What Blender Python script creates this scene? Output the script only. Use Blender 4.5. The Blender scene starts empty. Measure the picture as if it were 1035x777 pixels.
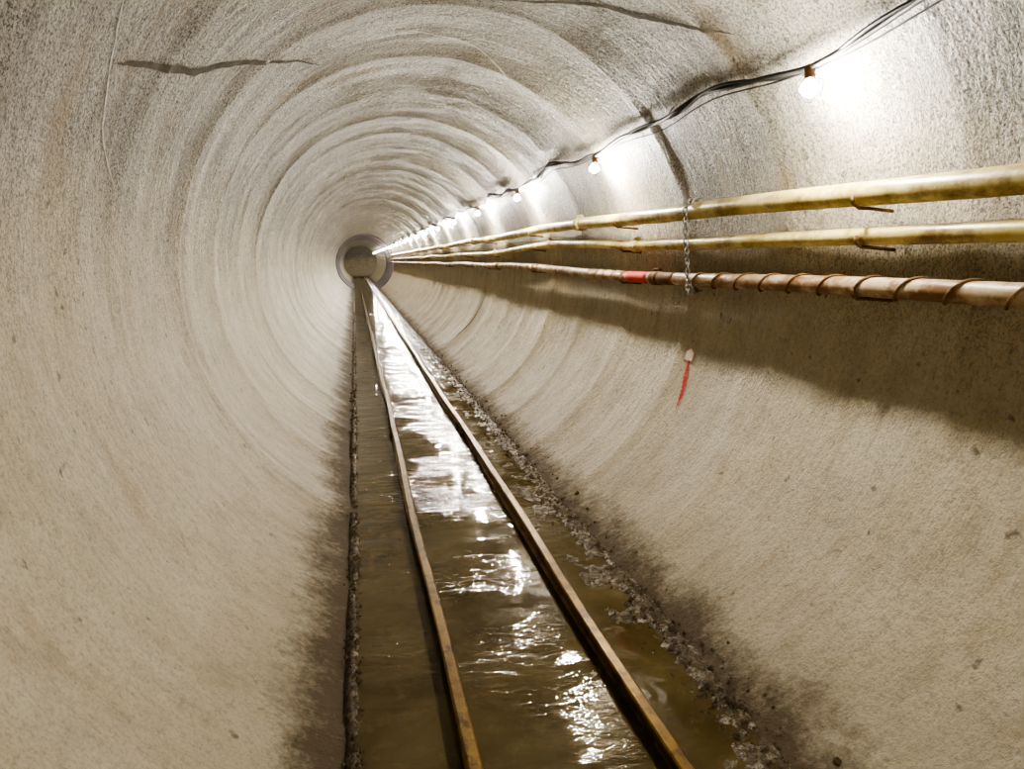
import bpy, math, random
from mathutils import Vector, noise, Matrix
random.seed(7)
R=1.69; ZC=1.532
Y0,Y1,Y2,Y3=-12.0,46.0,57.0,80.0

# ---------------------------------------------------------------- helpers
def link(o,parent=None):
    bpy.context.scene.collection.objects.link(o)
    if parent: o.parent=parent
    return o
def empty(name):
    e=bpy.data.objects.new(name,None); return link(e)
def mesh_obj(name,V,F,mats,parent=None,smooth=True,uvs=None,midx=None):
    me=bpy.data.meshes.new(name); me.from_pydata([tuple(v) for v in V],[],F)
    for m in (mats if isinstance(mats,list) else [mats]): me.materials.append(m)
    if smooth: me.polygons.foreach_set('use_smooth',[True]*len(F))
    if midx: me.polygons.foreach_set('material_index',midx)
    if uvs:
        l=me.uv_layers.new(name='UVMap')
        for li,lp in enumerate(me.loops): l.data[li].uv=uvs[lp.vertex_index]
    me.update()
    return link(bpy.data.objects.new(name,me),parent)
class MB:
    def __init__(s): s.V=[];s.F=[];s.M=[]
    def add(s,V,F,m=0):
        b=len(s.V); s.V+=[Vector(v) for v in V]; s.F+=[tuple(i+b for i in f) for f in F]; s.M+=[m]*len(F)
    def tube(s,pts,rad,n=12,m=0,closed=False,cap=True):
        pts=[Vector(p) for p in pts]; N=len(pts)
        rf=rad if callable(rad) else (lambda i:rad)
        V=[];prev=None
        for i,p in enumerate(pts):
            if closed: t=(pts[(i+1)%N]-pts[i-1]).normalized()
            else: t=(pts[min(i+1,N-1)]-pts[max(i-1,0)]).normalized()
            if prev is None:
                a=Vector((0,0,1)) if abs(t.z)<.9 else Vector((1,0,0))
                u=(a-t*a.dot(t)).normalized()
            else: u=(prev-t*prev.dot(t)).normalized()
            prev=u; w=t.cross(u)
            r=rf(i)
            for k in range(n):
                an=2*math.pi*k/n; V.append(p+(u*math.cos(an)+w*math.sin(an))*r)
        F=[]
        for i in range(N if closed else N-1):
            j=(i+1)%N
            for k in range(n):
                F.append((i*n+k,i*n+(k+1)%n,j*n+(k+1)%n,j*n+k))
        if cap and not closed:
            F.append(tuple(range(n))[::-1]); F.append(tuple((N-1)*n+k for k in range(n)))
        s.add(V,F,m)
    def box(s,c,d,m=0,rot=None):
        V=[]
        for x in(-1,1):
            for y in(-1,1):
                for z in(-1,1):
                    v=Vector((x*d[0]/2,y*d[1]/2,z*d[2]/2))
                    if rot: v=rot@v
                    V.append(v+Vector(c))
        s.add(V,[(0,1,3,2),(4,6,7,5),(0,4,5,1),(2,3,7,6),(0,2,6,4),(1,5,7,3)],m)
    def obj(s,name,mats,parent=None,smooth=True):
        return mesh_obj(name,s.V,s.F,mats,parent,smooth,midx=s.M)

class NT:
    def __init__(s,name):
        s.mat=bpy.data.materials.new(name); s.mat.use_nodes=True
        s.t=s.mat.node_tree; s.b=s.t.nodes['Principled BSDF']
    def n(s,typ,**k):
        nd=s.t.nodes.new(typ)
        for a,b in k.items(): setattr(nd,a,b)
        return nd
    def l(s,a,b): s.t.links.new(a,b)
    def mapping(s,src,scale,loc=(0,0,0)):
        m=s.n('ShaderNodeMapping'); m.inputs['Scale'].default_value=scale; m.inputs['Location'].default_value=loc
        s.l(src,m.inputs['Vector']); return m.outputs[0]
    def noise(s,vec,scale,detail=4,rough=.5,dist=0):
        m=s.n('ShaderNodeTexNoise'); m.inputs['Scale'].default_value=scale; m.inputs['Detail'].default_value=detail
        m.inputs['Roughness'].default_value=rough; m.inputs['Distortion'].default_value=dist
        s.l(vec,m.inputs['Vector']); return m.outputs[0]
    def rng(s,v,a,b,c=0,d=1):
        m=s.n('ShaderNodeMapRange'); m.inputs[1].default_value=a;m.inputs[2].default_value=b
        for i,x in ((3,c),(4,d)):
            if isinstance(x,(int,float)): m.inputs[i].default_value=x
            else: s.l(x,m.inputs[i])
        s.l(v,m.inputs[0]); return m.outputs[0]
    def math(s,op,a,b=None):
        m=s.n('ShaderNodeMath',operation=op)
        for i,x in enumerate((a,b)):
            if x is None: continue
            if isinstance(x,(int,float)): m.inputs[i].default_value=x
            else: s.l(x,m.inputs[i])
        return m.outputs[0]
    def mix(s,f,a,b,bt='MIX'):
        m=s.n('ShaderNodeMix',data_type='RGBA',blend_type=bt)
        for i,x in ((0,f),(6,a),(7,b)):
            if isinstance(x,(int,float)): m.inputs[i].default_value=x
            elif isinstance(x,tuple): m.inputs[i].default_value=(*x,1)
            else: s.l(x,m.inputs[i])
        return m.outputs[2]
    def bump(s,h,strength,dist,prev=None):
        m=s.n('ShaderNodeBump'); m.inputs['Distance'].default_value=dist
        if isinstance(strength,(int,float)): m.inputs['Strength'].default_value=strength
        else: s.l(strength,m.inputs['Strength'])
        s.l(h,m.inputs['Height'])
        if prev: s.l(prev,m.inputs['Normal'])
        return m.outputs[0]
    def set(s,name,v):
        if isinstance(v,(int,float)): s.b.inputs[name].default_value=v
        elif isinstance(v,tuple): s.b.inputs[name].default_value=(*v,1)
        else: s.l(v,s.b.inputs[name])

# ---------------------------------------------------------------- materials
def mat_concrete():
    m=NT('shotcrete'); tc=m.n('ShaderNodeTexCoord'); ob=tc.outputs['Object']; uv=tc.outputs['UV']
    sep=m.n('ShaderNodeSeparateXYZ'); m.l(ob,sep.inputs[0]); z=sep.outputs[2]; x=sep.outputs[0]
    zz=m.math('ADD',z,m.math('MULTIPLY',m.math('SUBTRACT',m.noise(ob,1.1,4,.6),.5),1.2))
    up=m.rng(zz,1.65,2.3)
    big=m.noise(ob,1.3,5,.6)
    streak=m.noise(m.mapping(uv,(0.5,5,1)),1.6,6,.65,.4)
    scr=m.noise(m.mapping(uv,(1.6,7,1)),2.5,6,.75,.6)
    fine=m.noise(ob,34,6,.7)
    grit=m.noise(ob,90,3,.6)
    blot=m.noise(ob,4.5,6,.7)
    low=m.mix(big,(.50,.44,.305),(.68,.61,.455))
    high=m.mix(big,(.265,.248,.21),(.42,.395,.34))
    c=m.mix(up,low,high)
    c=m.mix(m.rng(streak,.35,.7,0,.32),c,(.72,.67,.56))
    c=m.mix(m.rng(scr,.54,.72,0,.28),c,(.33,.28,.19))
    c=m.mix(m.rng(blot,.48,.72,0,.46),c,(.33,.28,.19))
    c=m.mix(m.math('MULTIPLY',m.rng(fine,.3,.5,1,0),m.rng(zz,1.0,2.2,.38,.80)),c,(.15,.13,.10))
    c=m.mix(m.math('MULTIPLY',m.rng(grit,.38,.52,.95,0),m.rng(zz,1.2,2.3,.22,1)),c,(.075,.068,.058))
    pits=m.noise(ob,15,3,.5)
    c=m.mix(m.rng(pits,.25,.33,.8,0),c,(.13,.10,.07))
    st=m.noise(m.mapping(uv,(1,2.0,1),(3,1,0)),1.5,7,.68)
    c=m.mix(m.rng(st,.54,.70,0,.58),c,(.34,.25,.135))
    seep=m.noise(m.mapping(uv,(.6,9,1),(1,7,0)),1.3,6,.7,.3)
    c=m.mix(m.rng(seep,.60,.70,0,.38),c,(.25,.21,.15))
    hn=m.math('ADD',m.math('MULTIPLY',m.math('SUBTRACT',m.noise(ob,4,3,.5),.5),.16),m.math('MULTIPLY',m.math('SUBTRACT',m.noise(ob,22,6,.8),.5),.24))
    hh=m.math('ADD',z,hn)
    c=m.mix(m.rng(hh,.02,.36,.55,0),c,(.25,.195,.12))
    mudf=m.rng(hh,.015,.125,.92,0)
    c=m.mix(mudf,c,(.105,.077,.045))
    m.set('Base Color',c)
    m.set('Roughness',m.rng(mudf,0,1,m.rng(streak,.3,.7,.60,.38),.7))
    m.set('Specular IOR Level',m.rng(mudf,0,1,.5,.25))
    b=m.bump(m.noise(m.mapping(uv,(1,3,1)),3.5,5,.6),.5,.035)
    rib=m.noise(m.mapping(uv,(6,9,1)),2.6,5,.62)
    ribh=m.math('MULTIPLY',rib,m.rng(z,1.3,2.4,.12,1))
    b=m.bump(ribh,.8,.042,b)
    b=m.bump(m.math('MULTIPLY',fine,m.rng(zz,1.2,2.3,.7,1)),.85,.020,b)
    b=m.bump(m.math('MULTIPLY',grit,m.rng(zz,1.2,2.3,.5,1)),.7,.008,b)
    m.set('Normal',b); return m.mat
def mat_dark_lining():
    m=NT('dark_steel_lining'); ob=m.n('ShaderNodeTexCoord').outputs['Object']
    n=m.noise(ob,2,5,.6)
    m.set('Base Color',m.mix(n,(.17,.145,.145),(.29,.25,.245))); m.set('Roughness',.6); return m.mat
def mat_water():
    m=NT('muddy_water'); ob=m.n('ShaderNodeTexCoord').outputs['Object']
    n=m.noise(ob,1.7,6,.65,.5); n2=m.noise(ob,9,5,.7)
    c=m.mix(m.rng(n,.3,.7),(.070,.052,.020),(.155,.120,.054))
    c=m.mix(m.rng(n2,.52,.75,0,.45),c,(.22,.18,.095))
    m.set('Base Color',c)
    m.set('Roughness',m.rng(n,.4,.65,.015,.05))
    m.b.inputs['IOR'].default_value=1.4
    m.b.inputs['Specular IOR Level'].default_value=.9
    patch=m.rng(m.noise(ob,1.3,3,.5),.42,.60,.02,.42)
    b=m.bump(m.noise(m.mapping(ob,(1.3,2.8,1)),1.6,2,.4,.5),.22,.045)
    b=m.bump(m.noise(m.mapping(ob,(3.0,8,1)),2.2,3,.58,1.0),patch,.016,b)
    m.set('Normal',b); return m.mat
def mat_mud(name='wet_mud',cr=.7):
    m=NT(name); tc=m.n('ShaderNodeTexCoord'); ob=tc.outputs['Object']
    sep=m.n('ShaderNodeSeparateXYZ'); m.l(ob,sep.inputs[0]); z=sep.outputs[2]; x=sep.outputs[0]
    n=m.noise(ob,5,6,.7); f=m.noise(ob,34,6,.75)
    c=m.mix(m.rng(n,.3,.7),(.080,.056,.028),(.165,.125,.070))
    if cr:
        crust=m.math('MULTIPLY',m.rng(z,-.003,.002),m.rng(z,.006,.024,1,0))
        crust=m.math('MULTIPLY',crust,m.rng(m.noise(ob,26,6,.8),.52,.58,0,cr))
        crust=m.math('MULTIPLY',crust,m.rng(m.math('ABSOLUTE',x),.50,.56))
        c=m.mix(crust,c,(.66,.61,.51))
    m.set('Base Color',c); m.set('Roughness',m.rng(f,.35,.65,.08,.48))
    m.b.inputs['Specular IOR Level'].default_value=.5
    b=m.bump(n,.6,.03); b=m.bump(f,1.0,.018,b); m.set('Normal',b); return m.mat
def mat_generic(name,c1,c2,scale=8,rough=.5,metal=0,c3=None,bump=.3,t3=(.58,.68)):
    m=NT(name); ob=m.n('ShaderNodeTexCoord').outputs['Object']
    n=m.noise(ob,scale,6,.7); c=m.mix(m.rng(n,.35,.65),c1,c2)
    if c3: c=m.mix(m.rng(m.noise(m.mapping(ob,(1,.6,1),(5,2,1)),scale*1.7,6,.75),t3[0],t3[1],0,.85),c,c3)
    m.set('Base Color',c); m.set('Roughness',rough); m.set('Metallic',metal)
    m.set('Normal',m.bump(m.noise(ob,scale*8,4,.6),bump,.003)); return m.mat
def mat_emit(name,c,s):
    m=NT(name); m.set('Base Color',c); m.set('Emission Color',c); m.b.inputs['Emission Strength'].default_value=s
    return m.mat
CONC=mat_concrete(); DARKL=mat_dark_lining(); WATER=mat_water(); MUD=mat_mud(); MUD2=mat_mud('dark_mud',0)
YEL=mat_generic('yellowed_pipe_paint',(.56,.44,.12),(.78,.68,.33),3,.40,0,(.22,.125,.045),t3=(.46,.62))
WHT=mat_generic('weathered_pipe',(.48,.34,.19),(.72,.61,.44),4,.45,0,(.22,.10,.04),t3=(.41,.55))
RUST=mat_generic('rusty_steel',(.12,.065,.028),(.28,.16,.07),14,.7,.2)
RAILM=mat_generic('rusty_rail',(.14,.080,.020),(.33,.21,.060),6,.32,.5,(.05,.027,.010),t3=(.50,.64))
BLK=mat_generic('black_rubber',(.012,.012,.012),(.03,.028,.025),20,.5)
RED=mat_generic('red_paint',(.60,.03,.03),(.72,.09,.07),10,.5,0,(.6,.40,.35),t3=(.58,.66))
GALV=mat_generic('galvanised_steel',(.20,.19,.17),(.38,.37,.34),20,.35,.7)
TAG=mat_generic('tag_paper',(.85,.55,.50),(.88,.78,.74),20,.7)
CRK=mat_generic('crack_dark',(.07,.060,.045),(.15,.13,.10),12,.8)
CRL=mat_generic('lime_seep',(.55,.52,.45),(.70,.67,.60),12,.7)
TIE=mat_generic('wet_timber',(.07,.05,.03),(.12,.09,.06),10,.5)
SOCK=mat_generic('amber_socket',(.16,.08,.03),(.28,.14,.05),20,.45)
BULB=mat_emit('bulb_glass',(1,.97,.92),120)

# ---------------------------------------------------------------- bore
def rad(th,y):
    s=(y/1.22)%1.0
    ring=.016*(math.sin(math.pi*s)**.7)-.010*math.exp(-((min(s,1-s))*1.22/.03)**2)
    c,sn=math.cos(th),math.sin(th)
    n=noise.noise(Vector((c*1.6,sn*1.6,y*.9)))*.020+noise.noise(Vector((c*6+9,sn*6,y*4)))*.006*(1+max(0,sn))
    w=noise.noise(Vector((c*.8,sn*.8,y*3.2+40)))*.008
    return R+ring+n+w
def wp(thdeg,y,off=.003):
    th=math.radians(thdeg); r=rad(th,y)-off
    return Vector((r*math.cos(th),y,ZC+r*math.sin(th)))
ys=[];y=Y0
while y<Y1+.001:
    ys.append(y); y+= .06 if 1<y<9 else (.1 if y<20 else .15)
ys[-1]=Y1
NA=200
V=[];F=[];UV=[]
for y in ys:
    for k in range(NA+1):
        th=-math.pi/2+2*math.pi*k/NA; r=rad(th,y)
        V.append((r*math.cos(th),y,ZC+r*math.sin(th))); UV.append((th*R,y))
for i in range(len(ys)-1):
    for k in range(NA):
        a=i*(NA+1)+k; F.append((a,a+NA+1,a+NA+2,a+1))
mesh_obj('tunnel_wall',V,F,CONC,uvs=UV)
def simple_bore(name,ya,yb,mat,ribs=0):
    V=[];F=[];UV=[];n=96;N=int((yb-ya)/.3)
    for i in range(N+1):
        y=ya+(yb-ya)*i/N
        r=R+.02-(ribs if i%5==0 else 0)
        for k in range(n+1):
            th=-math.pi/2+2*math.pi*k/n; V.append((r*math.cos(th),y,ZC+r*math.sin(th))); UV.append((th*R,y))
    for i in range(N):
        for k in range(n):
            a=i*(n+1)+k; F.append((a,a+n+1,a+n+2,a+1))
    return mesh_obj(name,V,F,mat,uvs=UV)
simple_bore('steel_liner_section',Y1,Y2,DARKL,.03)
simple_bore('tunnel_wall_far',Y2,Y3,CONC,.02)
for nm,yy_ in (('wall_back',Y0),('wall_end',Y3-.01)):
    V=[(0,yy_,ZC)]+[(R*1.012*math.cos(a),yy_,ZC+R*1.012*math.sin(a)) for a in [2*math.pi*k/96 for k in range(96)]]
    mesh_obj(nm,V,[(0,k+1,(k+1)%96+1) for k in range(96)],CONC,smooth=False,uvs=[(v[0],v[2]) for v in V])

# ---------------------------------------------------------------- mud bed + water
def wz(x): return ZC-math.sqrt(R*R-x*x)
def fbm(x,y,s,o=0): return noise.fractal(Vector((x*s+o,y*s,o)),.8,2.0,5)
def bed(x,y):
    n=fbm(x,y,3.0,3)*.5+fbm(x,y,11,9)*.3
    edge=fbm(0,y,1.3,20)*.03+fbm(0,y,7,31)*.012
    if x<0:
        t=(-x-(.645+edge*.5))/.035
        base=-.045
        bank=.016+n*.02
        k=min(1,max(0,(-x-.69)/.07))
        top=wz(x)+.012*(1-k)-.075*k+n*.008
    else:
        t=(x-(.585+edge*1.8))/.11
        base=-.045+(.038 if x>.42 else 0)*max(0,min(1,(x-.42)/.08))*(1+n*1.6)
        base=min(base,.010+n*.01)
        bank=.018+n*.034
        k=min(1,max(0,(x-.70)/.11))
        top=wz(x)+.024*(1-k)-.075*k+n*.018
    t=max(0,min(1,t)); t=t*t*(3-2*t)
    h=base*(1-t)+bank*t+n*.022*t
    if abs(x)>.68:
        q=min(1,(abs(x)-.68)/.05); h=h*(1-q)+top*q
    return h
xs=[-.84+ .012*i for i in range(141)]
yy=[];y=Y0
while y<Y3:
    yy.append(y); y+=.2 if y<1 else(.018 if y<7 else (.05 if y<16 else(.15 if y<46 else .6)))
V=[(x,y,bed(x,y)) for y in yy for x in xs]; nx=len(xs)
F=[(i*nx+k,i*nx+k+1,(i+1)*nx+k+1,(i+1)*nx+k) for i in range(len(yy)-1) for k in range(nx-1)]
mesh_obj('floor',V,F,MUD)
mesh_obj('muddy_water',[(-.69,Y0,0),(.69,Y0,0),(.69,Y3,0),(-.69,Y3,0)],[(0,1,2,3)],WATER)
mb=MB()
for i in range(4200):
    y=1.2+random.random()**1.7*24
    if random.random()<.35: x=-(.655+min(.08,abs(random.gauss(0,.03))))
    else: x=.64+random.gauss(.04,.065)
    if x>0 and x<.5: continue
    r=random.choice([.003,.004,.005,.006,.008,.012,.016])*random.uniform(.6,1.1)
    h=max(bed(x,y),-.003)
    if abs(x)>.7: h=max(h,ZC+rad(math.atan2(wz(x)-ZC,x),y)*math.sin(math.atan2(wz(x)-ZC,x)))
    c=Vector((x,y,h+r*.2)); 
    base=[(0,0,1),(1,0,0),(0,1,0),(-1,0,0),(0,-1,0),(0,0,-1)]
    vs=[Vector(b)*r*random.uniform(.7,1.35)+c for b in base]
    mb.add(vs,[(0,1,2),(0,2,3),(0,3,4),(0,4,1),(5,2,1),(5,3,2),(5,4,3),(5,1,4)],1 if random.random()<.85 else 0)
mb.obj('mud_clods',[MUD,MUD2],smooth=False)

# ---------------------------------------------------------------- rails
prof=[(-.024,.0),(-.024,-.012),(-.020,-.020),(-.007,-.026),(-.006,-.066),(-.036,-.078),(-.036,-.084),
      (.036,-.084),(.036,-.078),(.006,-.066),(.007,-.026),(.020,-.020),(.024,-.012),(.024,.0),(.018,.005),(-.018,.005)]
track=empty('railway_track')
def rail(name,x0,ph):
    mb=MB(); V=[];F=[];n=len(prof);yl=[Y0+.25*i for i in range(int((Y3-Y0)/.25))]
    for y in yl:
        dx=.008*math.sin(y*.9+ph)+.004*math.sin(y*2.3+ph*2); dz=.004*math.sin(y*1.3+ph)
        if y>12: dx*=.5
        for p in prof: V.append((x0+dx+p[0],y,.072+dz+p[1]))
    for i in range(len(yl)-1):
        for k in range(n):
            a=i*n+k;b=i*n+(k+1)%n; F.append((a,b,b+n,a+n))
    mb.add(V,F)
    for yj in (1.0,7.1,13.2,19.3,25.4):
        dx=.008*math.sin(yj*.9+ph)+.004*math.sin(yj*2.3+ph*2)
        for s in(-1,1):
            mb.box((x0+dx+s*.016,yj,.026),(.014,.42,.034),0)
            for q in(-.15,-.06,.06,.15):
                mb.tube([(x0+dx+s*.02,yj+q,.028),(x0+dx+s*.036,yj+q,.028)],.011,6)
    o=mb.obj(name,[RAILM],track,smooth=False)
rail('rail_left',-.313,.3); rail('rail_right',.348,2.1)
mb=MB()
for i in range(-12,60):
    y=i*.76+.3; mb.box((.02,y,-.045),(1.0,.14,.055),rot=Matrix.Rotation(random.uniform(-.03,.03),3,'Z'))
mb.obj('ties',[TIE],track,smooth=False)

# ---------------------------------------------------------------- pipes
CZ=1.65
PX=1.535
def interp(tab,y):
    y=y/1.036
    if y<=tab[0][0]: return tab[0][1]*1.036
    for (a,b),(c,d) in zip(tab,tab[1:]):
        if y<=c:
            t=(y-a)/(c-a); t=t*t*(3-2*t)*.5+t*.5; return (b+(d-b)*t)*1.036
    return tab[-1][1]*1.036
T1=[(-3,.235),(2,.25),(4.3,.305),(6.7,.345),(13,.345),(46,.33)]
T2=[(-3,.09),(2,.10),(4.3,.10),(5.3,.115),(6.5,.165),(7.8,.185),(10.5,.125),(46,.12)]
T3=[(-3,-.09),(2,-.107),(4.3,-.12),(11,-.06),(46,-.06)]
def pipe(name,tab,r,mat,joints,cm,jr=1.22,px=PX):
    e=empty(name); mb=MB()
    def c(y): return Vector((px+.010*math.sin(y*.7+tab[0][1]*30),y,CZ+interp(tab,y)+.008*math.sin(y*1.1+r*90)))
    pts=[c(Y0+.25*i) for i in range(int((Y1-Y0)/.25))]
    mb.tube(pts,r,20); mb.obj('pipe_run',[mat],e)
    mb=MB()
    for y in joints:
        p=[c(y-.07+.02*i) for i in range(8)]
        prf=[1.02,jr*1.06,jr*1.06,jr*.93,jr*.93,jr*1.06,jr*1.06,1.02]
        mb.tube(p,lambda i:r*prf[i],20)
        mb.box(c(y)+Vector((0,0,r*1.35)),(.025,.06,.03))
        mb.tube([c(y)+Vector((-.03,.0,r*1.38)),c(y)+Vector((.03,0,r*1.38))],.008,8)
    mb.obj('couplings',[cm],e)
    return e,c
e1,c1=pipe('yellow_air_pipe',T1,.052,YEL,[6.95,13.4,19,25,31,37,43,0.2,-5],YEL,px=1.505)
e2,c2=pipe('yellow_air_pipe.001',T2,.038,YEL,[5.55,8.2,11.5,17,23,29,35,41,-3],YEL)
e3,c3=pipe('wire_wrapped_pipe',T3,.043,WHT,[5.15,11.2,17,23,29,35,41,-1],RUST,1.15)
mb=MB(); mb.tube([c3(5.28+.05*i) for i in range(10)],.0442,20); mb.obj('red_band',[RED],e3)
mb=MB(); mb.tube([c3(4.8+.05*i) for i in range(7)],.0445,20); mb.obj('rust_sleeve',[RUST],e3)
mb=MB(); pts=[];y=-3.0
while y<4.6:
    a=2*math.pi*y/.27+.5*math.sin(y*2.1); c=c3(y); pts.append(c+Vector((math.cos(a)*.047,0,math.sin(a)*.047))); y+=.012
mb.tube(pts,.0065,6); mb.obj('wire_wrap',[RUST],e3)
mb=MB(); pts=[];y=5.8
while y<12:
    a=2*math.pi*y/.22; c=c3(y); pts.append(c+Vector((math.cos(a)*.044,0,math.sin(a)*.044))); y+=.015
mb.tube(pts,.0045,5); mb.obj('wire_wrap_far',[WHT],e3)
br=empty('pipe_brackets'); mb=MB()
for y in (-4.4,-1.2,2.85,5.8,8.9,11.9,14.6,17.6,20.6,23.6,26.6,29.6,32.6,35.6,38.6,41.6,44.6):
    for cf,r in ((c1,.052),(c2,.038),(c3,.043)):
        c=cf(y); z=c.z-r-.008
        th=math.asin((z-ZC)/R); xw=R*math.cos(th)
        mb.tube([(xw,y+.015,z-.01),(c.x+.02,y+.005,z),(c.x-r*.6,y,z),(c.x-r-.010,y,z+.02),(c.x-r-.012,y,z+.05)],.008,8)
mb.obj('hooks',[RUST],br)
mb=MB(); y=4.45
def link_at(c,t,side,L=.044,W=.023,r=.0052):
    t=t.normalized(); u=side-t*side.dot(t); u.normalize()
    pts=[]
    for k in range(14):
        a=2*math.pi*k/14
        pts.append(c+t*(math.sin(a)*L*.5)+u*(math.cos(a)*W*.5*1.2))
    mb.tube(pts,r,6,closed=True)
P1=c1(y).x
path=[Vector((P1+.03,y,c1(y).z+.068)),Vector((P1-.03,y,c1(y).z+.068)),Vector((P1-.076,y,c1(y).z+.02)),Vector((P1-.058,y+.005,c2(y).z)),
      Vector((PX-.072,y+.01,c3(y).z)),Vector((PX-.030,y+.015,c3(y).z-.066)),Vector((PX+.02,y+.01,c3(y).z-.070))]
seg=[];
for a,b in zip(path,path[1:]):
    n=max(1,round((b-a).length/.032))
    for i in range(n): seg.append((a.lerp(b,(i+.5)/n),b-a))
for i,(c,t) in enumerate(seg): link_at(c,t,Vector((0,1,0)) if i%2 else Vector((1,.1,.05)).cross(Vector((0,1,0)))+Vector((1,0,0)))
for i in range(2): link_at(Vector((PX-.072,y+.012,c3(y).z-.05-.032*i)),Vector((0,0,1)),Vector((0,1,0)) if i%2 else Vector((1,0,0)))
mb.obj('hanging_chain',[GALV])

# ---------------------------------------------------------------- lamp string
LS=2.90; L0=3.0
lampY=[L0+LS*i for i in range(-5,15)]+[47.5,52,58.5,64,70,76]  # last group, past the cable, is added to brighten liner and far bore
def cabz(y):
    ph=((y-L0)/LS)%1.0
    z=.880+.05*math.sin(math.pi*ph)+.022*math.sin(y*3.7)*math.sin(math.pi*ph)
    if y<5: z-=.012*math.exp(-((y-L0)/.5)**2)
    return z
def cab(y,off,dz=0):
    z=CZ+cabz(y)+dz; th=math.asin((z-ZC)/R); r=R-off-.02
    ph=((y-L0)/LS)%1.0; r-=.022*(1-math.sin(math.pi*ph))
    return Vector((r*math.cos(th),y,ZC+r*math.sin(th)))
lights=empty('string_of_work_lights'); mb=MB()
ylist=[Y0+.07*i for i in range(int((Y1-Y0)/.07))]
mb.tube([cab(y,.035+.012*math.sin(y*9)) for y in ylist],.013,8)
mb.tube([cab(y,.035+.014*math.cos(y*5),.018*math.sin(y*5.5)) for y in ylist],.009,6)
mb.tube([cab(y,.03,-.015-.03*abs(math.sin(y*1.04))) for y in ylist if y<30],.0045,5)
mb.obj('cables',[BLK],lights)
mb=MB()
for y in [L0+LS*(i+.5) for i in range(-5,14)]:
    p=cab(y,.03); q=cab(y,-.06,.03); mb.tube([q,p+Vector((0,0,.02)),p+Vector((-.015,0,-.012)),p+Vector((.01,0,-.02))],.004,6)
mb.obj('cable_hooks',[RUST],lights)
ms=MB();mg=MB();mc=MB()
for i,y in enumerate(lampY):
    top=cab(min(y,45.9),.045); top.y=y
    d=Vector((-.08+random.uniform(-.06,.06),random.uniform(-.25,.1),-.92)).normalized()
    ms.tube([top+d*-.01,top+d*.0,top+d*.045,top+d*.05],lambda k:[.014,.024,.022,.026][k],12)
    bc=top+d*.092
    mg.tube([top+d*.045,top+d*.055,top+d*.07,top+d*.092,top+d*.112,top+d*.126],lambda k:[.014,.018,.032,.042,.031,.008][k],12)
    u=d.orthogonal().normalized(); w=d.cross(u)
    if y<25:
        for k in range(6):
            a=2*math.pi*k/6; rr=u*math.cos(a)+w*math.sin(a)
            mc.tube([top+d*.03+rr*.024,top+d*.06+rr*.054,top+d*.10+rr*.054,top+d*.145+rr*.018,top+d*.15],.0010,4)
        for q in(.065,.10):
            mc.tube([top+d*q+(u*math.cos(2*math.pi*k/16)+w*math.sin(2*math.pi*k/16))*.054 for k in range(16)],.0010,4,closed=True)
    ld=bpy.data.lights.new('lamp_light','POINT'); ld.energy=265; ld.color=(1,.945,.85); ld.shadow_soft_size=.046
    lo=bpy.data.objects.new('lamp_light',ld); lo.location=bc; link(lo,lights)
ms.obj('sockets',[SOCK],lights); mg.obj('bulbs',[BULB],lights); mc.obj('guards',[BLK],lights)

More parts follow.
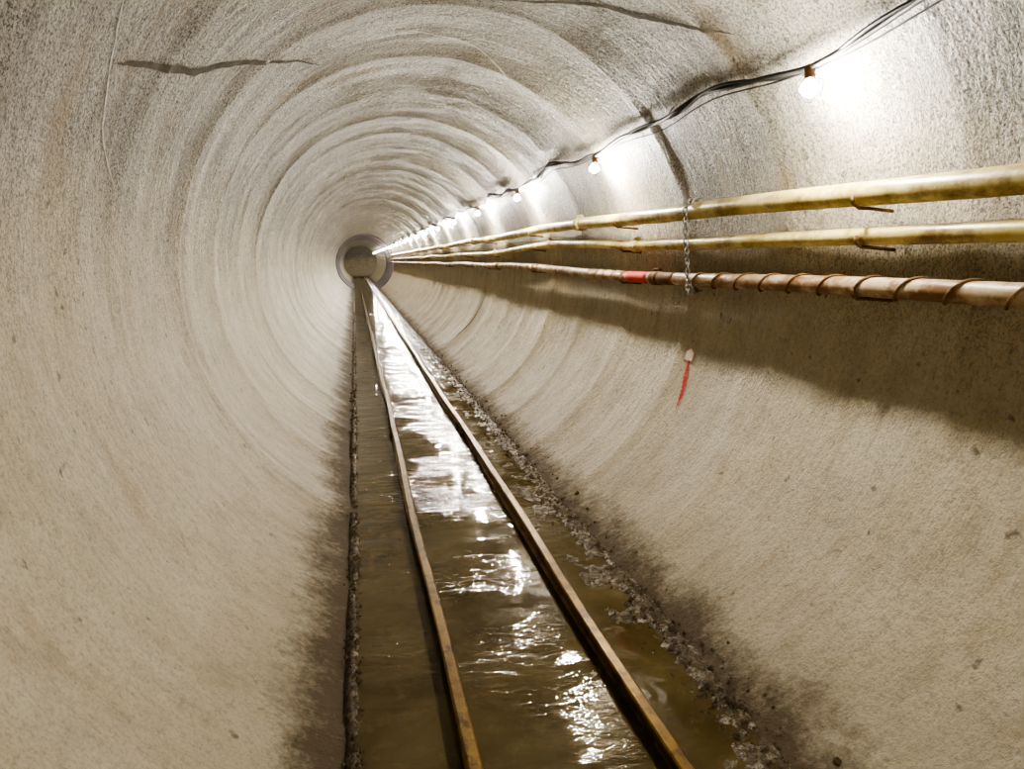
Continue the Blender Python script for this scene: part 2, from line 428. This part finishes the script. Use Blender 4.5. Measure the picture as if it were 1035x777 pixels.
# ---------------------------------------------------------------- marks on the wall
def ribbon(mb,pts,w,mat=0,off=.004,taper=True,jit=.2):
    P=[]
    for (a,b) in zip(pts,pts[1:]):
        for i in range(14):
            t=i/14; P.append((a[0]+(b[0]-a[0])*t,a[1]+(b[1]-a[1])*t))
    P.append(pts[-1]); N=len(P)
    V=[];F=[]
    for i,(th,y) in enumerate(P):
        a=wp(*P[max(i-1,0)],off);b=wp(*P[min(i+1,N-1)],off);c=wp(th,y,off)
        t=(b-a).normalized(); nn=Vector((math.cos(math.radians(th)),0,math.sin(math.radians(th)))); s=t.cross(nn).normalized()
        ww=w*(1 if not taper else (.15+math.sin(math.pi*min(1,max(.02,i/N)))))*(1+random.uniform(-jit,jit))
        sh=s*random.uniform(-jit,jit)*w*.3
        for q in(-1,1):
            p=c+s*ww*.5*q+sh
            th2=math.atan2(p.z-ZC,p.x); r2=rad(th2,p.y)-off; V.append((r2*math.cos(th2),p.y,ZC+r2*math.sin(th2)))
    for i in range(N-1): F.append((2*i,2*i+1,2*i+3,2*i+2))
    mb.add(V,F,mat)
mb=MB()
ribbon(mb,[(150,3.2),(148,3.4),(143,4.0),(133,4.7),(118.7,5.73)],.034)
ribbon(mb,[(82,4.72),(74,4.55),(66,4.3),(57.7,4.08),(50,3.75),(45,3.5)],.030)
ribbon(mb,[(-16,13.1),(-35,13.25),(-58,13.6)],.05)
ribbon(mb,[(142,2.9),(148,3.1),(158,3.3),(168,3.67)],.010,1,jit=.5)
ribbon(mb,[(35,6.9),(51,6.84),(66,6.2),(80,5.7),(96,5.5),(108,5.6)],.014,1,jit=.5)
ribbon(mb,[(120,6.8),(135,6.9),(150,6.7),(170,6.9),(185,6.7)],.010,1,jit=.5)
mb.obj('wall_cracks',[CRK,CRL])
mb=MB()
ribbon(mb,[(-18.2,4.69),(-22,4.67),(-26,4.61),(-30.5,4.57)],.036,0,.008,jit=.35)
flag=mb.obj('red_flagging_ribbon',[RED,TAG])
mb2=MB()
tp=[(-16.3,4.70),(-17.2,4.65),(-19.1,4.65),(-19.1,4.74),(-17.2,4.75)]
mb2.add([wp(a,b,.016) for a,b in tp]+[wp(a,b,.010) for a,b in tp],[(0,1,2,3,4),(9,8,7,6,5)]+[(i,(i+1)%5,(i+1)%5+5,i+5) for i in range(5)])
o=mb2.obj('tag',[TAG],flag,smooth=False)

# ---------------------------------------------------------------- world + camera
w=bpy.data.worlds.new('World'); bpy.context.scene.world=w; w.use_nodes=True
w.node_tree.nodes['Background'].inputs[0].default_value=(.02,.02,.02,1)
try:
    bpy.context.scene.view_settings.look='AgX - High Contrast'
except Exception as ex: print(ex)
cd=bpy.data.cameras.new('Camera'); cd.sensor_width=36; cd.lens=36*747/1035; cd.clip_start=.02; cd.clip_end=300
co=bpy.data.objects.new('Camera',cd); co.location=(-.63,0,1.65)
co.rotation_euler=(math.radians(90-9.46),0,math.radians(-11.89)); link(co)
bpy.context.scene.camera=co
